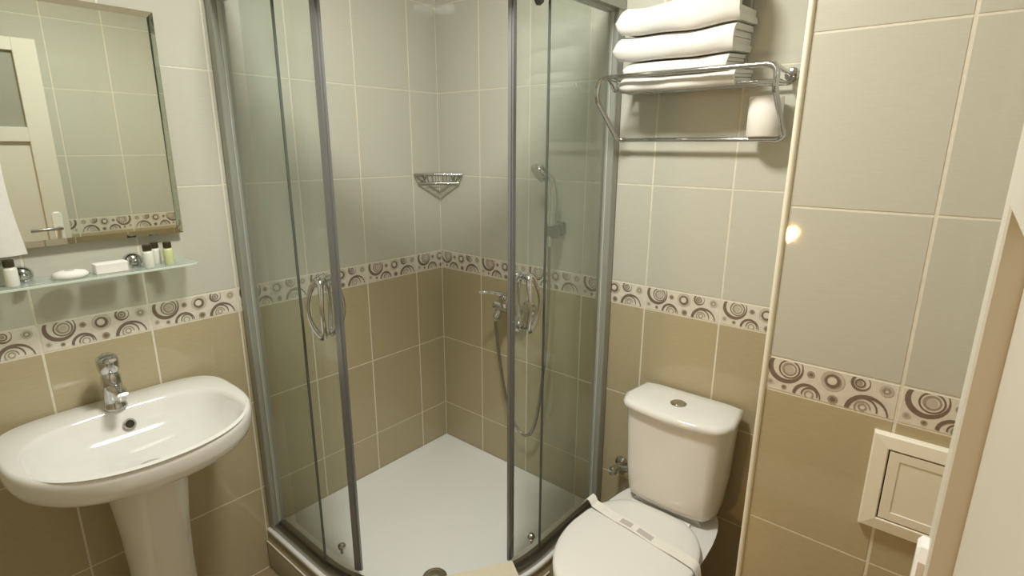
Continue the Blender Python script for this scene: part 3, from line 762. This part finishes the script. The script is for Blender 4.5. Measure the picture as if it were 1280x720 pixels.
folded_towel(.935, 1.240, zt0+.040, zt0+.076, -.152, -.012, 2, 'folded white towel second from the bottom of the stack on the rack')
folded_towel(.905, 1.252, zt0+.080, zt0+.144, -.160, -.008, 3, 'thick folded white towel second from the top of the stack on the rack')
folded_towel(.910, 1.262, zt0+.148, zt0+.218, -.160, -.006, 4, 'thick folded white towel on top of the stack on the rack', rise=.055)
# spare roll standing on the towel bar
t = thing('toilet_roll', 'white toilet roll standing at the right end of the towel rack', 'toilet roll', (1.320, -.052, RZB+.007))
MB().lathe([(.018, 0), (.041, 0), (.0425, .002), (.0425, .098), (.041, .100), (.020, .100), (.020, .002)], (1.320, -.052, RZB+.0070), n=40).build('paper', PAPER, t, 40)
MB().lathe([(.0195, .001), (.0195, .101), (.0185, .101), (.0185, .001)], (1.320, -.052, RZB+.0070), n=24).build('core', mat('cardboard', srgb(170, 140, 100), .8, var=.05), t, 40)
own(t)

# ------------------------------------------------------------------ access hatch on the column
hx0, hx1, hz0, hz1 = 1.700, 1.912, .747, .962; hy = -DB-PRO
t = thing('access_hatch', 'cream plastic access hatch on the tiled column', 'access hatch', (1.806, -DB, hz0))
def hring(i, y): return [(hx0+i, y, hz0+i), (hx1-i, y, hz0+i), (hx1-i, y, hz1-i), (hx0+i, y, hz1-i)]
MB().loft([hring(0, hy-.0006), hring(.001, hy-.009), hring(.004, hy-.014), hring(.028, hy-.017), hring(.030, hy-.015), hring(.030, hy-.005)], cap0=False, cap1=False).build('hatch_frame', HATCH, t)
MB().loft([hring(.0295, hy-.002), hring(.0295, hy-.004)]).build('gap', DARK, t)
MB().loft([hring(.0325, hy-.003), hring(.0325, hy-.0145), hring(.0335, hy-.0155), hring(.050, hy-.0155), hring(.0515, hy-.0138)]).build('hatch_door', HATCH, t)
own(t)

# ------------------------------------------------------------------ open door leaf against the right wall
LX0, LX1, LY0, LY1, LZ0, LZ1 = 1.800, 1.840, -1.705, -.953, .010, 1.930
t = thing('door_leaf', 'white panelled door standing open at the right edge', 'door', (1.82, LY0, 0))
ST_ = .090
MB().box((LX0, LY1-ST_, LZ0), (LX1, LY1, LZ1), .002).build('stile', DOORW, t)
MB().box((LX0, LY0, LZ0), (LX1, LY0+ST_, LZ1), .002).build('stile', DOORW, t)
for z0, z1 in ((LZ0, .18), (1.465, 1.532), (1.872, LZ1)):
    MB().box((LX0, LY0+ST_, z0), (LX1, LY1-ST_, z1), .002).build('rail', DOORW, t)
MB().box((LX0+.0195, LY0+ST_, .18), (LX1-.008, LY1-ST_, 1.465)).build('panel', DOORW, t, label='white lower panel')
MB().box((LX0+.0215, LY0+ST_, 1.532), (LX1-.012, LY1-ST_, 1.872)).build('panel', FROST, t, label='grey upper pane')
hp_ = MB().loft([[(LX0-dx, -1.000+sx*(.020-i), z) for sx, z in ((-1, .905+i), (1, .905+i), (1, 1.112-i), (.55, 1.124-i), (-.55, 1.124-i), (-1, 1.112-i))] for dx, i in ((-.001, 0), (.006, 0), (.009, .004))]).build('lock_plate', PLAST, t, 30, 'glossy white lock plate')
MB().tube([(LX0-.008, -1.000, 1.045), (LX0-.040, -1.000, 1.045)], .009, 14).tube(catmull([(LX0-.042, -.992, 1.045), (LX0-.048, -1.02, 1.046), (LX0-.048, -1.07, 1.046), (LX0-.044, -1.118, 1.043)], 5), .008, 12).build('lever', CHROME, hp_, 45)
MB().lathe([(.009, .0), (.009, .0015)], (LX0-.0088, -1.000, .965), (-1, 0, 0), 16).build('keyhole', DARK, hp_)
for z in (.25, 1.0, 1.78):
    MB().tube([(LX0-.002, LY0-.006, z-.045), (LX0-.002, LY0-.006, z+.045)], .007, 12).build('hinge', CHROME, t, 40)
own(t)
struct('trim_2', MB().box((DX0-.06, YF+.0025, 0), (DX0, YF+.018, DZ+.06)).box((DX0-.03, YF-.1, 0), (DX0, YF+.0025, DZ)), DOORW, 'white door casing on the latch side of the doorway')
struct('trim_3', MB().box((DX0, YF+.0025, DZ), (DX1, YF+.018, DZ+.06)), DOORW, 'white door casing over the doorway')

# ------------------------------------------------------------------ bath mat draped over the shower threshold
mb = MB(); A0_ = Vector((.824, -.486)); td = Vector((-.531, -.847)); nd = Vector((.847, -.531))
nu, nv = 30, 26; vs = []
for layer in (0, 1):
    for j in range(nv+1):
        for i in range(nu+1):
            u = i/nu*.30; s = j/nv*.30
            p = A0_+td*u+nd*s
            c = Vector((SCX, SCY)); d = p-c; r = d.length
            # where the cloth leaves the rail it turns down
            lim = RO+.052
            th = .007 if layer else 0.0
            if r <= lim:
                x, y = p; z = .2035+.004*math.sin(u*40)*.4
                if r < RO-.10: z -= .2*(RO-.10-r)
            else:
                # distance past the limit along nd
                b = (A0_+td*u-c).dot(nd); q = (A0_+td*u-c).dot(td); s0 = -b+math.sqrt(max(0, lim*lim-q*q)) if lim*lim > q*q else 0
                s0 = max(s0-0, 0); ex = max(0, s-s0); p2 = A0_+td*u+nd*s0
                x, y = p2+nd*min(ex, .012); z = .2035-max(0, ex-.006)*.95
                z = max(z, .008)
            if layer: x += nd.x*th*(0 if r <= lim else 1); y += nd.y*th*(0 if r <= lim else 1); z += th*(1 if r <= lim else .3)
            vs.append((x, y, z))
A = (nu+1)*(nv+1); fs = []
for L_ in (0, 1):
    for j in range(nv):
        for i in range(nu):
            a = L_*A+j*(nu+1)+i; fs.append((a, a+1, a+nu+2, a+nu+1))
bd = [i for i in range(nu+1)]+[j*(nu+1)+nu for j in range(1, nv+1)]+[nv*(nu+1)+i for i in range(nu-1, -1, -1)]+[j*(nu+1) for j in range(nv-1, 0, -1)]
for k in range(len(bd)): a, b = bd[k-1], bd[k]; fs.append((a, b, b+A, a+A))
o = MB().add(vs, fs).build('bath_mat', MATC, None, 60)
tag(o, 'cream terry bath mat draped over the shower threshold', 'bath mat')
